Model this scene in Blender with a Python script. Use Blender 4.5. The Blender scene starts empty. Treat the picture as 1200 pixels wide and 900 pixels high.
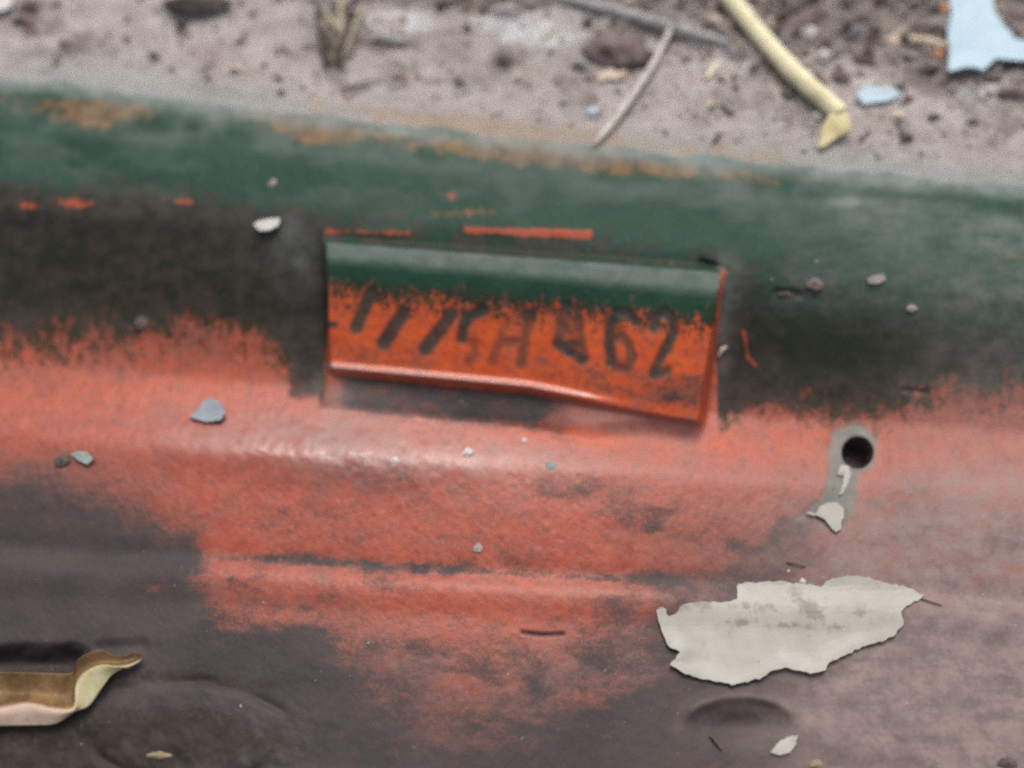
import bpy, math, random
import numpy as np
from mathutils import Vector, noise as mnoise
from mathutils.geometry import delaunay_2d_cdt

random.seed(7)
S = bpy.context.scene
COL = S.collection
MM = 0.001

# ------------------------------------------------------------------ camera
PITCH = math.radians(60.0)            # looking down at 60 degrees
DIST = 0.176
FPX = 1152.0                          # focal length in pixels of a 1200 px wide frame
CAM = np.array([0.0, -math.cos(PITCH), math.sin(PITCH)]) * DIST
FWD = np.array([0.0, math.cos(PITCH), -math.sin(PITCH)])
UPV = np.array([0.0, math.sin(PITCH), math.cos(PITCH)])
RGT = np.array([1.0, 0.0, 0.0])
cd = bpy.data.cameras.new('camera')
cam = bpy.data.objects.new('camera', cd)
COL.objects.link(cam)
S.camera = cam
cam.location = CAM
cam.rotation_euler = (math.radians(90) - PITCH, 0, 0)
cd.sensor_width = 36
cd.lens = 36 * FPX / 1200
cd.clip_start = 0.005
cd.clip_end = 50
cd.dof.use_dof = True
cd.dof.focus_distance = 0.1610
cd.dof.aperture_fstop = 4.6
S.cycles.filter_width = 2.5
S.cycles.use_denoising = False

# ------------------------------------------------------------------ light
SUN_EL, SUN_AZ = math.radians(59), math.radians(6)      # azimuth from +Y towards +X
w = bpy.data.worlds.new('World')
S.world = w
w.use_nodes = True
nt = w.node_tree
sky = nt.nodes.new('ShaderNodeTexSky')
sky.sky_type = 'NISHITA'
sky.sun_disc = False
sky.sun_elevation = SUN_EL
sky.sun_rotation = SUN_AZ
sky.air_density = 1.0
sky.dust_density = 6.0
sky.ozone_density = 1.0
hs = nt.nodes.new('ShaderNodeHueSaturation')
hs.inputs['Saturation'].default_value = 0.45
nt.links.new(sky.outputs[0], hs.inputs['Color'])
nt.links.new(hs.outputs[0], nt.nodes['Background'].inputs['Color'])
nt.nodes['Background'].inputs['Strength'].default_value = 0.11
sd_ = bpy.data.lights.new('sun', 'SUN')
sun = bpy.data.objects.new('sun', sd_)
COL.objects.link(sun)
sd_.energy = 1.3
sd_.angle = math.radians(30)
sd_.color = (1.0, 0.95, 0.90)
d = Vector((math.sin(SUN_AZ) * math.cos(SUN_EL), math.cos(SUN_AZ) * math.cos(SUN_EL), math.sin(SUN_EL)))
sun.rotation_euler = d.to_track_quat('Z', 'Y').to_euler()
sun.location = d * 2
S.view_settings.view_transform = 'Standard'
S.view_settings.look = 'None'
S.view_settings.gamma = 1
S.view_settings.use_curve_mapping = False
S.view_settings.exposure = 0.25

# ------------------------------------------------------------------ numpy toolkit
def ss(a, b, x):
    t = np.clip((x - a) / (b - a), 0, 1)
    return t * t * (3 - 2 * t)

def vnoise(X, Y, scale, seed, octv=3, gain=0.5):
    """value noise in -1..1"""
    out = np.zeros(np.broadcast(X, Y).shape)
    amp, tot = 1.0, 0.0
    for o in range(octv):
        rs = np.random.RandomState(seed * 31 + o)
        T = rs.rand(256, 256) * 2 - 1
        u = X / scale * 2 ** o + 1000.37 + 17.3 * o
        v = Y / scale * 2 ** o + 1000.71 + 9.1 * o
        i = np.floor(u).astype(int); j = np.floor(v).astype(int)
        fu = u - i; fv = v - j
        fu = fu * fu * (3 - 2 * fu); fv = fv * fv * (3 - 2 * fv)
        a = T[i % 256, j % 256]; b = T[(i + 1) % 256, j % 256]
        c = T[i % 256, (j + 1) % 256]; e = T[(i + 1) % 256, (j + 1) % 256]
        out += amp * ((a * (1 - fu) + b * fu) * (1 - fv) + (c * (1 - fu) + e * fu) * fv)
        tot += amp
        amp *= gain
    return out / tot

def seg_d(X, Y, pts):
    """distance to a polyline"""
    D = np.full(np.broadcast(X, Y).shape, 1e9)
    for (ax, ay), (bx, by) in zip(pts[:-1], pts[1:]):
        dx, dy = bx - ax, by - ay
        t = np.clip(((X - ax) * dx + (Y - ay) * dy) / max(dx * dx + dy * dy, 1e-9), 0, 1)
        D = np.minimum(D, np.hypot(X - ax - t * dx, Y - ay - t * dy))
    return D

def poly_sd(X, Y, pts):
    """signed distance to a polygon, negative inside"""
    D = seg_d(X, Y, list(pts) + [pts[0]])
    ins = np.zeros(D.shape, bool)
    n = len(pts)
    for k in range(n):
        ax, ay = pts[k]; bx, by = pts[(k + 1) % n]
        if ay == by:
            continue
        c = ((ay > Y) != (by > Y)) & (X < (bx - ax) * (Y - ay) / (by - ay) + ax)
        ins ^= c
    return np.where(ins, -D, D)

def blob(X, Y, cx, cy, rx, ry, rot=0.0):
    a = math.radians(rot)
    dx, dy = X - cx, Y - cy
    u = (dx * math.cos(a) + dy * math.sin(a)) / rx
    v = (-dx * math.sin(a) + dy * math.cos(a)) / ry
    return np.exp(-(u * u + v * v))

# ------------------------------------------------------------------ the shape of the place
# The casing and the soil bank are laid out on the sight rays of the photograph:
# x, y are photograph pixels (1200 x 900), heights are millimetres.
SLP_Y = [-600, 120, 300, 450, 690, 900, 1400]
SLP_V = [.115, .115, .09, .07, .05, .05, .05]
def vrow(X, Y):
    return Y - np.interp(Y, SLP_Y, SLP_V) * (np.clip(X, -500, 1700) - 600)

PV = np.array([-700, 150, 166, 180, 230, 275, 300, 340, 400, 440, 470, 505, 545, 600, 655, 674, 690, 708, 725, 800, 900, 1500])
PH = np.array([9.6, 9.2, 9.0, 9.3, 8.6, 7.6, 6.4, 3.0, -2.4, -4.9, -6.2, -5.3, -4.0, -4.9, -6.3, -7.1, -5.9, -6.2, -6.8, -7.3, -8.2, -10])
_t = np.arange(-900, 1700, 1.0)
_h = np.interp(_t, PV, PH)
_k = np.exp(-0.5 * (np.arange(-24, 25) / 6.5) ** 2); _k /= _k.sum()
_h = np.convolve(np.pad(_h, 24, mode='edge'), _k, mode='valid')

PAD = [(379, 281), (850, 317), (836, 400), (822, 494), (700, 474), (560, 450), (385, 434)]
PAD_TOPX, PAD_TOPY = [379, 850], [281, 317]
PAD_BOTX, PAD_BOTY = [385, 500, 620, 700, 822], [434, 445, 457, 473, 494]
HOLE = (1005, 530, 19.0)
SMEAR = [(972, 520), (973, 507), (982, 500), (998, 497), (1014, 500), (1026, 511), (1030, 530), (1022, 548),
         (1006, 556), (1003, 580), (999, 600), (991, 618), (980, 624), (966, 613), (950, 606), (932, 609),
         (944, 598), (958, 586), (968, 570), (971, 548)]
GLYPHS = [
    [([(434, 344), (427, 360), (418, 384)], 6.0, 1.0)],
    [([(481, 345), (475, 362)], 4.0, .6), ([(473, 366), (450, 403)], 6.5, 1.0)],
    [([(529, 369), (515, 388), (499, 409)], 6.5, 1.0)],
    [([(566, 364), (546, 372), (541, 397)], 5.0, 1.0), ([(541, 397), (555, 401), (556, 418), (548, 424)], 3.8, .55)],
    [([(623, 366), (616, 398), (610, 428)], 4.2, .7), ([(595, 376), (585, 402), (576, 424)], 4.0, .5),
     ([(586, 402), (613, 400)], 4.0, .6), ([(594, 375), (606, 366), (621, 368)], 3.5, .4)],
    [([(664, 360), (654, 403)], 5.0, .75), ([(654, 403), (683, 421)], 5.5, 1.0), ([(676, 364), (683, 421)], 4.5, .7),
     ([(666, 405), (679, 404)], 5.5, .9), ([(669, 372), (667, 394)], 5.0, .5)],
    [([(745, 377), (736, 367), (721, 367), (715, 380), (714, 402), (716, 424)], 4.5, 1.0),
     ([(715, 400), (728, 393), (737, 404), (741, 420), (736, 431), (722, 431)], 4.3, .8)],
    [([(766, 384), (770, 371), (780, 366), (789, 375), (790, 390), (783, 404), (774, 420), (767, 438)], 4.6, 1.0),
     ([(767, 438), (782, 434)], 4.4, .8)],
]

def pad_t(X, Y):
    top = np.interp(X, PAD_TOPX, PAD_TOPY); bot = np.interp(X, PAD_BOTX, PAD_BOTY)
    return (Y - top) / (bot - top)

def height(X, Y, fine=True):
    """millimetres above the reference plane"""
    X = np.asarray(X, float); Y = np.asarray(Y, float)
    v = vrow(X, Y)
    wob = vnoise(X, Y, 160, 3, 2) * 5
    h = np.interp(v + wob, _t, _h)
    # bulge under the left half of the pad
    h = h + 1.3 * blob(X, Y, 360, 532, 190, 32, 4)
    # number pad
    t = pad_t(X, Y)
    hp = np.interp(t, [-.2, 0, .07, .14, .19, .24, .30, .93, 1.0, 1.04, 1.30, 1.5], [8.6, 8.5, 8.35, 8.1, 7.75, 7.25, 6.55, -1.2, -2.0, -3.2, -5.3, -6.4])
    hp = hp + 0.78 * np.exp(-((t - .972) / .023) ** 2) * (1 - ss(620, 760, X))
    sdp = poly_sd(X, Y, PAD)
    m = 1 - ss(-5, 5, sdp)
    side = np.minimum(X - np.interp(Y, [281, 434, 500], [379, 385, 372]), np.interp(Y, [317, 400, 494, 540], [850, 836, 822, 812]) - X)
    m = ss(-3.5 - 2.5 * ss(500, 700, X), 3.5 + 2.5 * ss(500, 700, X), side) * ss(-.035, .03, t) * ss(1.42 - .22 * ss(640, 780, X), 1.2 - .19 * ss(640, 780, X), t)
    h = h * (1 - m) + np.maximum(hp, h) * m
    # step above the pad
    lip = np.where(X < 510, seg_d(X, Y, [(378, 270), (476, 272)]), seg_d(X, Y, [(546, 268), (690, 273)]))
    h = h + 0.22 * np.exp(-(lip / 6.0) ** 2) * (.7 + .6 * vnoise(X, Y, 22, 39, 2))
    # flattened boss at the lower right, and a dished patch at the lower left
    e = np.hypot((X - 868) / 72, (Y - 858) / 42)
    h = h + (.7 + .5 * vnoise(X, Y, 40, 41, 3)) * np.exp(-((e - 1) / .17) ** 2) * ss(880, 835, Y) * ss(800, 830, X + (860 - Y) * .5) - 1.6 * np.exp(-(((X - 868) / 44) ** 2 + ((Y - 850) / 17) ** 2))
    e = np.hypot((X - 225) / 115, (Y - 860) / 62)
    e = e + .22 * vnoise(X, Y, 60, 42, 3)
    h = h - 0.5 * np.exp(-((e - 1) / .09) ** 2) * np.clip(.35 + 1.3 * vnoise(X, Y, 36, 40, 2), 0, 1) + 0.35 * ss(1.0, .75, e) + .35 * ss(800, 860, Y) * ss(420, 330, X) * vnoise(X, Y, 24, 43, 4)
    # dips added behind the dead leaf and its tip to gather shade
    shade_dip = seg_d(X, Y, [(-220, 782), (84, 779)])
    h = h - 3.4 * ss(30, 0, shade_dip + 5 * vnoise(X, Y, 26, 44, 3))
    shade_dip = seg_d(X, Y, [(118, 760), (166, 757)])
    h = h - .5 * ss(13, 0, shade_dip)
    # crack, dents, scratches
    h = h - 0.5 * np.exp(-(seg_d(X, Y, [(612, 741), (634, 744), (660, 743)]) / 1.6) ** 2)
    h = h - 0.5 * np.exp(-(seg_d(X, Y, [(912, 343), (938, 346)]) / 5.0) ** 2)
    h = h - 0.7 * np.exp(-(seg_d(X, Y, [(822, 307), (850, 318)]) / 4.0) ** 2)
    h = h - 0.35 * np.exp(-(seg_d(X, Y, [(1058, 457), (1086, 460)]) / 2.5) ** 2)
    # digits struck into the pad
    if fine:
        g = np.zeros(h.shape)
        for gl in GLYPHS:
            for pts, wd, a in gl:
                g = np.maximum(g, a * ss(wd * 1.2 + 4.0, wd * 1.2 - 4.5, seg_d(X, Y, pts)))
        h = h - 0.22 * g
        # wrinkled, blistered paint on the bulge
        wr = blob(X, Y, 400, 530, 130, 36, 6) + .6 * blob(X, Y, 270, 510, 60, 20)
        wn = 1 - np.abs(vnoise(X, Y, 26, 11, 3)) * 2
        h = h + wr * (0.15 * wn + .07 * vnoise(X, Y, 9, 12, 2))
        h = h + .05 * vnoise(X, Y, 14, 13, 3) + .03 * vnoise(X, Y, 5, 14, 2)
        # exposed filler around the bolt hole lies a paint's thickness lower
        h = h - 0.16 * ss(4, -4, poly_sd(X, Y, SMEAR))
    # the soil bank
    so = ss(172, 150, v + 7 * vnoise(X, Y, 45, 21, 3))
    rough = ss(120, 30, Y - .13 * (X - 900)) * ss(560, 860, X) + .8 * ss(26, 0, Y) * ss(150, 420, X) + .2
    rough = np.clip(rough * 1.25, 0, 1.5)
    sn = .55 * vnoise(X, Y, 60, 22, 4) + rough * (1.1 * vnoise(X * .8 + Y * .5, Y * 1.2 - X * .2, 34, 23, 4, .6) + .5 * vnoise(X, Y, 11, 24, 3, .6))
    if fine:
        sn = sn + .16 * vnoise(X, Y, 7, 25, 2)
    bank = .12 + .9 * ss(160, 70, v) + 0.006 * np.clip(150 - v, 0, 260) + sn * (.25 + .75 * ss(165, 110, v))
    for cx, cy, rx, ry, a in [(228, 6, 44, 12, 1.6), (458, 42, 30, 9, .9), (500, 30, 40, 12, .8), (430, 106, 26, 7, -.7), (70, 55, 60, 8, .5),
                              (570, 22, 30, 10, .7), (410, 108, 16, 5, -.7), (545, 90, 70, 6, .5), (960, 90, 30, 10, .7)]:
        bank = bank + a * blob(X, Y, cx, cy, rx, ry, -20 if cx in (430, 410) else 0)
    h = h + so * bank
    return h

def ray(X, Y):
    X = np.asarray(X, float); Y = np.asarray(Y, float)
    return (FPX * FWD + (X[..., None] - 600) * RGT + (450 - Y[..., None]) * UPV)

def place(X, Y, h):
    """point at height h (mm) on the sight ray of photograph pixel X, Y"""
    dd = ray(X, Y)
    t = (np.asarray(h) * MM - CAM[2]) / dd[..., 2]
    return CAM + dd * t[..., None]

_cx, _cy = np.arange(-240, 1442, 3.0), np.arange(-240, 1082, 3.0)
_CH = height(*np.meshgrid(_cx, _cy), False)
def hlook(x, y):
    u = min(max((x + 240) / 3, 0), len(_cx) - 1.001); q = min(max((y + 240) / 3, 0), len(_cy) - 1.001)
    i, j = int(u), int(q); a, b = u - i, q - j
    return (_CH[j, i] * (1 - a) + _CH[j, i + 1] * a) * (1 - b) + (_CH[j + 1, i] * (1 - a) + _CH[j + 1, i + 1] * a) * b

def pt(x, y, dz=0.0):
    """point dz mm above the surface seen at pixel x, y"""
    return place(np.array([float(x)]), np.array([float(y)]), np.array([hlook(x, y) + dz]))[0]

def mm_per_px(x, y):
    dd = ray(np.array([float(x)]), np.array([float(y)]))[0]
    return abs((hlook(x, y) * MM - CAM[2]) / dd[2]) / MM

# ------------------------------------------------------------------ object helpers
def tag(o, label=None, cat=None, group=None, kind=None):
    if label: o['label'] = label
    if cat: o['category'] = cat
    if group: o['group'] = group
    if kind: o['kind'] = kind
    return o

def empty(name, loc):
    o = bpy.data.objects.new(name, None)
    o.location = loc
    o.empty_display_size = 0.005
    COL.objects.link(o)
    return o

def mesh_obj(name, V, F, mat, parent=None, attrs=None, normals=None, smooth=True, origin=None):
    """V: (n,3) world metres, F: list of faces or (m,k) array"""
    V = np.asarray(V, float)
    if origin is None:
        if parent is not None:
            origin = None
        else:
            origin = np.array([V[:, 0].mean(), V[:, 1].mean(), V[:, 2].min()])
    po = np.array(parent.matrix_world.translation) if parent is not None else None
    me = bpy.data.meshes.new(name)
    if parent is not None:
        base = np.array(parent['_o']) if '_o' in parent else np.array(parent.location)
        origin = base
    L = V - origin
    if isinstance(F, np.ndarray):
        k = F.shape[1]
        me.vertices.add(len(L)); me.vertices.foreach_set('co', L.ravel())
        me.loops.add(F.size); me.loops.foreach_set('vertex_index', F.ravel().astype(np.int32))
        me.polygons.add(len(F))
        me.polygons.foreach_set('loop_start', np.arange(0, F.size, k, dtype=np.int32))
        me.update(calc_edges=True)
        me.validate()
    else:
        me.from_pydata([tuple(p) for p in L], [], F)
        me.update()
    me.polygons.foreach_set('use_smooth', np.full(len(me.polygons), smooth))
    if attrs:
        for k_, val in attrs.items():
            a = me.attributes.new(k_, 'FLOAT', 'POINT')
            a.data.foreach_set('value', np.asarray(val, np.float32))
    if normals is not None:
        me.normals_split_custom_set_from_vertices([tuple(n) for n in normals])
    me.materials.append(mat)
    o = bpy.data.objects.new(name, me)
    COL.objects.link(o)
    if parent is not None:
        o.parent = parent
    else:
        o.location = origin
    return o

# ------------------------------------------------------------------ materials
class NB:
    def __init__(s, name):
        s.m = bpy.data.materials.new(name); s.m.use_nodes = True
        s.t = s.m.node_tree; s.b = s.t.nodes['Principled BSDF']
        s.co = s.n('ShaderNodeTexCoord').outputs['Object']
    def n(s, ty, **kw):
        nd = s.t.nodes.new(ty)
        for k, v in kw.items(): setattr(nd, k, v)
        return nd
    def l(s, a, b): s.t.links.new(a, b)
    def noise(s, scale_mm, detail=4, rough=.55, stretch=(1, 1, 1), off=0.0):
        mp = s.n('ShaderNodeMapping')
        for i in range(3): mp.inputs['Scale'].default_value[i] = stretch[i]
        mp.inputs['Location'].default_value = (off, off * .7, off * .3)
        s.l(s.co, mp.inputs['Vector'])
        nz = s.n('ShaderNodeTexNoise')
        nz.inputs['Scale'].default_value = 1000.0 / scale_mm
        nz.inputs['Detail'].default_value = detail
        nz.inputs['Roughness'].default_value = rough
        s.l(mp.outputs[0], nz.inputs['Vector'])
        return nz.outputs['Fac']
    def attr(s, name):
        a = s.n('ShaderNodeAttribute', attribute_type='GEOMETRY', attribute_name=name)
        return a.outputs['Fac']
    def math(s, op, a, b=None, c=None, clamp=False):
        m = s.n('ShaderNodeMath', operation=op, use_clamp=clamp)
        for i, v in enumerate((a, b, c)):
            if v is None: continue
            if isinstance(v, (int, float)): m.inputs[i].default_value = v
            else: s.l(v, m.inputs[i])
        return m.outputs[0]
    def mix(s, fac, a, b):
        m = s.n('ShaderNodeMix', data_type='RGBA')
        for sock, v in ((m.inputs['Factor'], fac), (m.inputs['A'], a), (m.inputs['B'], b)):
            if isinstance(v, (int, float)): sock.default_value = v
            elif isinstance(v, tuple): sock.default_value = (*v, 1)
            else: s.l(v, sock)
        return m.outputs['Result']
    def mixf(s, fac, a, b):
        m = s.n('ShaderNodeMix', data_type='FLOAT')
        for sock, v in ((m.inputs[0], fac), (m.inputs[2], a), (m.inputs[3], b)):
            if isinstance(v, (int, float)): sock.default_value = v
            else: s.l(v, sock)
        return m.outputs[0]
    def step(s, x, lo, hi):
        r = s.n('ShaderNodeMapRange', interpolation_type='SMOOTHSTEP')
        r.inputs['From Min'].default_value = lo; r.inputs['From Max'].default_value = hi
        s.l(x, r.inputs['Value'])
        return r.outputs[0]
    def broken(s, field, nz, amp, soft):
        """field 0..1 broken up by a noise into a ragged mask"""
        n1 = s.step(nz, .36, .64)
        x = s.math('SUBTRACT', s.math('MULTIPLY', field, 1 + amp), s.math('MULTIPLY', s.math('SUBTRACT', 1.0, n1), amp))
        return s.step(x, .5 - soft, .5 + soft)
    def out(s, col=None, rough=None, bump=None, strength=.3, dist_mm=.1):
        if col is not None:
            if isinstance(col, tuple): s.b.inputs['Base Color'].default_value = (*col, 1)
            else: s.l(col, s.b.inputs['Base Color'])
        if rough is not None:
            if isinstance(rough, (int, float)): s.b.inputs['Roughness'].default_value = rough
            else: s.l(rough, s.b.inputs['Roughness'])
        if bump is not None:
            b = s.n('ShaderNodeBump')
            if isinstance(strength, (int, float)): b.inputs['Strength'].default_value = strength
            else: s.l(strength, b.inputs['Strength'])
            b.inputs['Distance'].default_value = dist_mm * MM
            s.l(bump, b.inputs['Height']); s.l(b.outputs[0], s.b.inputs['Normal'])
        return s.m

def casing_material():
    s = NB('old_casing_paint')
    grain = s.noise(.7, 5, .65)
    fine = s.noise(.35, 3, .6, off=.3)
    mid = s.noise(3.2, 5, .6, off=.11)
    big = s.noise(11, 4, .55, off=.21)
    streak = s.noise(1.6, 4, .6, stretch=(1.0, .28, .28), off=.4)
    streakx = s.noise(2.2, 4, .6, stretch=(.25, 1.4, 1.0), off=.5)
    # red lead primer
    red = s.mix(s.step(mid, .3, .7), (.34, .059, .027), (.42, .083, .041))
    red = s.mix(s.attr('vivid'), red, s.mix(s.step(mid, .3, .7), (.58, .080, .015), (.66, .105, .020)))
    red = s.mix(s.math('MULTIPLY', s.step(s.noise(1.1, 5, .7, off=.8), .50, .66), .55), red, (.125, .045, .036))
    red = s.mix(s.math('MULTIPLY', s.step(s.noise(5, 6, .7, off=.45), .46, .68), .42), red, (.17, .075, .066))
    red = s.mix(s.math('MULTIPLY', s.step(s.noise(.5, 3, .6, off=.15), .52, .68), .30), red, (.36, .14, .10))
    col = red
    # worn-through dark metal and grime, with shade painted under the pad
    nz = s.math('ADD', s.math('MULTIPLY', s.noise(3.6, 6, .72, stretch=(.7, 1, 1), off=.13), .48), s.math('ADD', s.math('MULTIPLY', fine, .36), s.math('MULTIPLY', streakx, .16)))
    gm = s.broken(s.attr('grime_shade'), nz, .95, .60)
    gcol = s.mix(s.step(big, .35, .65), (.030, .027, .028), (.056, .046, .044))
    gcol = s.mix(s.math('MULTIPLY', s.step(fine, .50, .70), .5), gcol, (.085, .064, .062))
    gcol = s.mix(s.math('MULTIPLY', s.step(s.noise(2.4, 5, .7, off=.66), .55, .72), .45), gcol, (.085, .040, .034))
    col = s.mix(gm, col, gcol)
    col = s.mix(s.math('MULTIPLY', s.attr('film'), s.mixf(s.step(mid, .3, .7), .75, 1.0), clamp=True), col, (.058, .044, .043))
    # green coat sprayed from above
    nz2 = s.math('ADD', s.math('MULTIPLY', s.noise(1.9, 5, .75, stretch=(1, .55, .55), off=.6), .6), s.math('MULTIPLY', s.noise(.45, 3, .6, off=.77), .4))
    gr = s.broken(s.attr('green'), nz2, 1.3, .45)
    grcol = s.mix(s.step(big, .3, .7), (.008, .040, .022), (.014, .054, .033))
    grcol = s.mix(s.attr('olive'), grcol, (.024, .023, .012))
    col = s.mix(gr, col, grcol)
    # brown soot over green, with shade painted beside the pad and leaf
    so = s.broken(s.attr('soot_shade'), s.math('ADD', s.math('MULTIPLY', mid, .6), s.math('MULTIPLY', grain, .4)), .9, .5)
    socol = s.mix(s.step(mid, .35, .65), (.024, .019, .015), (.046, .036, .030))
    col = s.mix(s.math('MULTIPLY', so, .92), col, socol)
    # bare spots of vivid primer (chipped edges)
    ch = s.broken(s.attr('chip'), s.math('ADD', s.math('MULTIPLY', grain, .5), s.math('MULTIPLY', mid, .5)), .9, .3)
    col = s.mix(s.math('MULTIPLY', ch, .9), col, (.40, .075, .035))
    # rust
    ru = s.broken(s.attr('rust'), s.math('ADD', s.math('MULTIPLY', mid, .6), s.math('MULTIPLY', grain, .4)), 1.1, .5)
    rucol = s.mix(s.step(mid, .35, .65), (.085, .046, .026), (.24, .125, .05))
    col = s.mix(s.math('MULTIPLY', ru, .85), col, rucol)
    # exposed grey filler
    fi = s.attr('filler')
    col = s.mix(fi, col, s.mix(s.step(mid, .3, .7), (.16, .155, .14), (.24, .225, .205)))
    # struck digits filled with dirt
    dg = s.math('MULTIPLY', s.attr('digit'), s.mixf(s.step(grain, .3, .65), .80, 1.0))
    col = s.mix(dg, col, s.mix(s.step(mid, .35, .65), (.022, .030, .028), (.040, .042, .033)))
    # settled dust, with sheen, lip highlight and glare haze painted in
    du = s.attr('dust_glare')
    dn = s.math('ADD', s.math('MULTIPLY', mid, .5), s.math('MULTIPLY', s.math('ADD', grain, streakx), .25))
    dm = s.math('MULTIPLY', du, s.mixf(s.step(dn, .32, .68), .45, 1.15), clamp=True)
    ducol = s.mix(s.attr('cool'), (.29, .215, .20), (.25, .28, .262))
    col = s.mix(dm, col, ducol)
    sp = s.step(s.noise(.55, 2, .5, off=.9), .72, .80)
    col = s.mix(s.math('MULTIPLY', sp, .45), col, (.45, .40, .38))
    rough = s.mixf(gm, s.mixf(s.attr('gloss'), .43, .17), .60)
    rough = s.mixf(so, rough, .55)
    rough = s.mixf(fi, rough, .7)
    rough = s.mixf(dm, rough, .72)
    rough = s.math('ADD', rough, s.math('MULTIPLY', s.math('SUBTRACT', mid, .5), .25))
    bump = s.math('ADD', s.math('MULTIPLY', grain, .7), s.math('ADD', s.math('MULTIPLY', fine, .4), s.math('MULTIPLY', mid, .8)))
    bump = s.math('ADD', bump, s.math('MULTIPLY', gr, .3))
    s.l(s.mixf(s.attr('gloss'), s.mixf(s.attr('vivid'), s.mixf(so, s.mixf(gr, s.mixf(gm, .42, .24), .10), .12), .22), .85), s.b.inputs['Specular IOR Level'])
    return s.out(col, rough, bump, s.mixf(s.attr('gloss'), .55, .2), .13)

def soil_material():
    s = NB('dusty_soil')
    grain = s.noise(.8, 6, .7); mid = s.noise(4, 6, .65, off=.2); big = s.noise(16, 4, .6, off=.35); blot = s.noise(7, 6, .7, off=.52)
    col = s.mix(s.step(mid, .3, .7), (.34, .295, .28), (.47, .42, .40))
    col = s.mix(s.math('MULTIPLY', s.step(big, .5, .68), .6), col, (.40, .375, .36))
    col = s.mix(s.math('MULTIPLY', s.step(grain, .55, .72), .5), col, (.20, .16, .14))
    col = s.mix(s.math('MULTIPLY', s.step(blot, .48, .68), .45), col, (.25, .19, .155))
    lit = s.broken(s.attr('litter'), s.math('ADD', s.math('MULTIPLY', mid, .5), s.math('MULTIPLY', grain, .5)), 1.6, .3)
    col = s.mix(s.math('MULTIPLY', lit, .75), col, s.mix(s.step(grain, .4, .6), (.09, .07, .06), (.22, .18, .16)))
    pale = s.broken(s.attr('pale'), mid, 1.0, .35)
    col = s.mix(s.math('MULTIPLY', pale, .85), col, (.56, .56, .57))
    och = s.broken(s.attr('ochre'), mid, 1.3, .4)
    col = s.mix(s.math('MULTIPLY', och, .6), col, (.36, .235, .13))
    tl = s.attr('teal')
    col = s.mix(s.math('MULTIPLY', tl, .7), col, (.28, .32, .30))
    bump = s.math('ADD', grain, s.math('MULTIPLY', mid, .8))
    return s.out(col, .92, bump, .8, .45)

def simple(name, c1, c2, scale=2.0, rough=.7, bump=.3, dist=.08, spots=None, stretch=(1, 1, 1), spec=.4):
    s = NB(name)
    nz = s.noise(scale, 5, .6, stretch); g = s.noise(scale * .3, 4, .6, off=.3)
    col = s.mix(s.step(nz, .32, .68), c1, c2)
    if spots: col = s.mix(s.math('MULTIPLY', s.step(s.noise(scale * .6, 4, .65, off=.7), .56, .68), .7), col, spots)
    s.b.inputs['Specular IOR Level'].default_value = spec
    return s.out(col, rough, s.math('ADD', nz, g), bump, dist)

M_CASE = casing_material()
M_SOIL = soil_material()

def flake_material(name, c1, c2, dirt, rough=.6):
    s = NB(name)
    nz = s.noise(5, 5, .6); g = s.noise(.8, 4, .6, off=.3)
    col = s.mix(s.step(nz, .3, .7), c1, c2)
    dm = s.broken(s.attr('dirt'), s.math('ADD', s.math('MULTIPLY', s.noise(2.2, 5, .65, off=.5), .6), s.math('MULTIPLY', g, .4)), 1.2, .6)
    col = s.mix(s.math('MULTIPLY', dm, .7), col, dirt)
    col = s.mix(s.math('MULTIPLY', s.step(s.noise(1.0, 3, .6, off=.8), .66, .74), .6), col, dirt)
    return s.out(col, rough, s.math('ADD', nz, g), .3, .08)

M_CREAM = flake_material('cream_paint_layer', (.37, .35, .305), (.44, .42, .37), (.19, .16, .14))
M_BLUE = flake_material('pale_blue_flake', (.40, .54, .62), (.46, .60, .68), (.30, .30, .30))
M_BGREY = flake_material('grey_blue_flake', (.20, .24, .27), (.27, .31, .33), (.13, .12, .12))
M_WHITE = simple('white_flake', (.50, .47, .45), (.64, .61, .59))
def straw_material():
    s = NB('yellow_straw')
    nz = s.noise(3, 5, .6); fine = s.noise(.7, 5, .7, off=.3)
    col = s.mix(s.step(s.attr('fib'), .1, .9), (.66, .57, .30), (.86, .82, .60))
    col = s.mix(s.math('MULTIPLY', s.step(nz, .45, .7), .5), col, (.58, .46, .21))
    col = s.mix(s.math('MULTIPLY', s.step(fine, .56, .72), .6), col, (.40, .29, .14))
    return s.out(col, .55, s.math('ADD', fine, s.attr('fib')), .5, .15)
M_STRAW = straw_material()
M_TWIG = simple('bleached_twig', (.52, .46, .42), (.68, .62, .58), 2.5, .7)
M_GTWIG = simple('grey_twig', (.30, .285, .28), (.44, .43, .42), 3, .85, .5, .15, (.12, .10, .09))
M_STONE = simple('brown_stone', (.13, .095, .09), (.22, .165, .155), 2.2, .9, .7, .25, (.28, .22, .20))
M_PEBBLE = simple('grey_pebble', (.26, .23, .22), (.40, .36, .34), 1.5, .9, .6, .2)
M_CLOD = simple('dark_clod', (.075, .062, .055), (.14, .115, .10), 1.5, .95, .8, .3)
M_ORANGE = simple('orange_chip', (.48, .22, .11), (.58, .33, .19), 1.5, .8)
M_BEIGE = simple('beige_chip', (.55, .44, .34), (.66, .56, .46), 1.5, .75)
M_GREENCHIP = simple('grey_green_chip', (.20, .25, .23), (.32, .36, .34), 1.2, .7)
M_DRYGRASS = simple('dry_grass', (.30, .25, .16), (.50, .44, .34), 2, .8)
M_DARK = simple('inside_dark', (.05, .034, .032), (.10, .066, .060), 1.2, .8, .5, .15)
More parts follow.
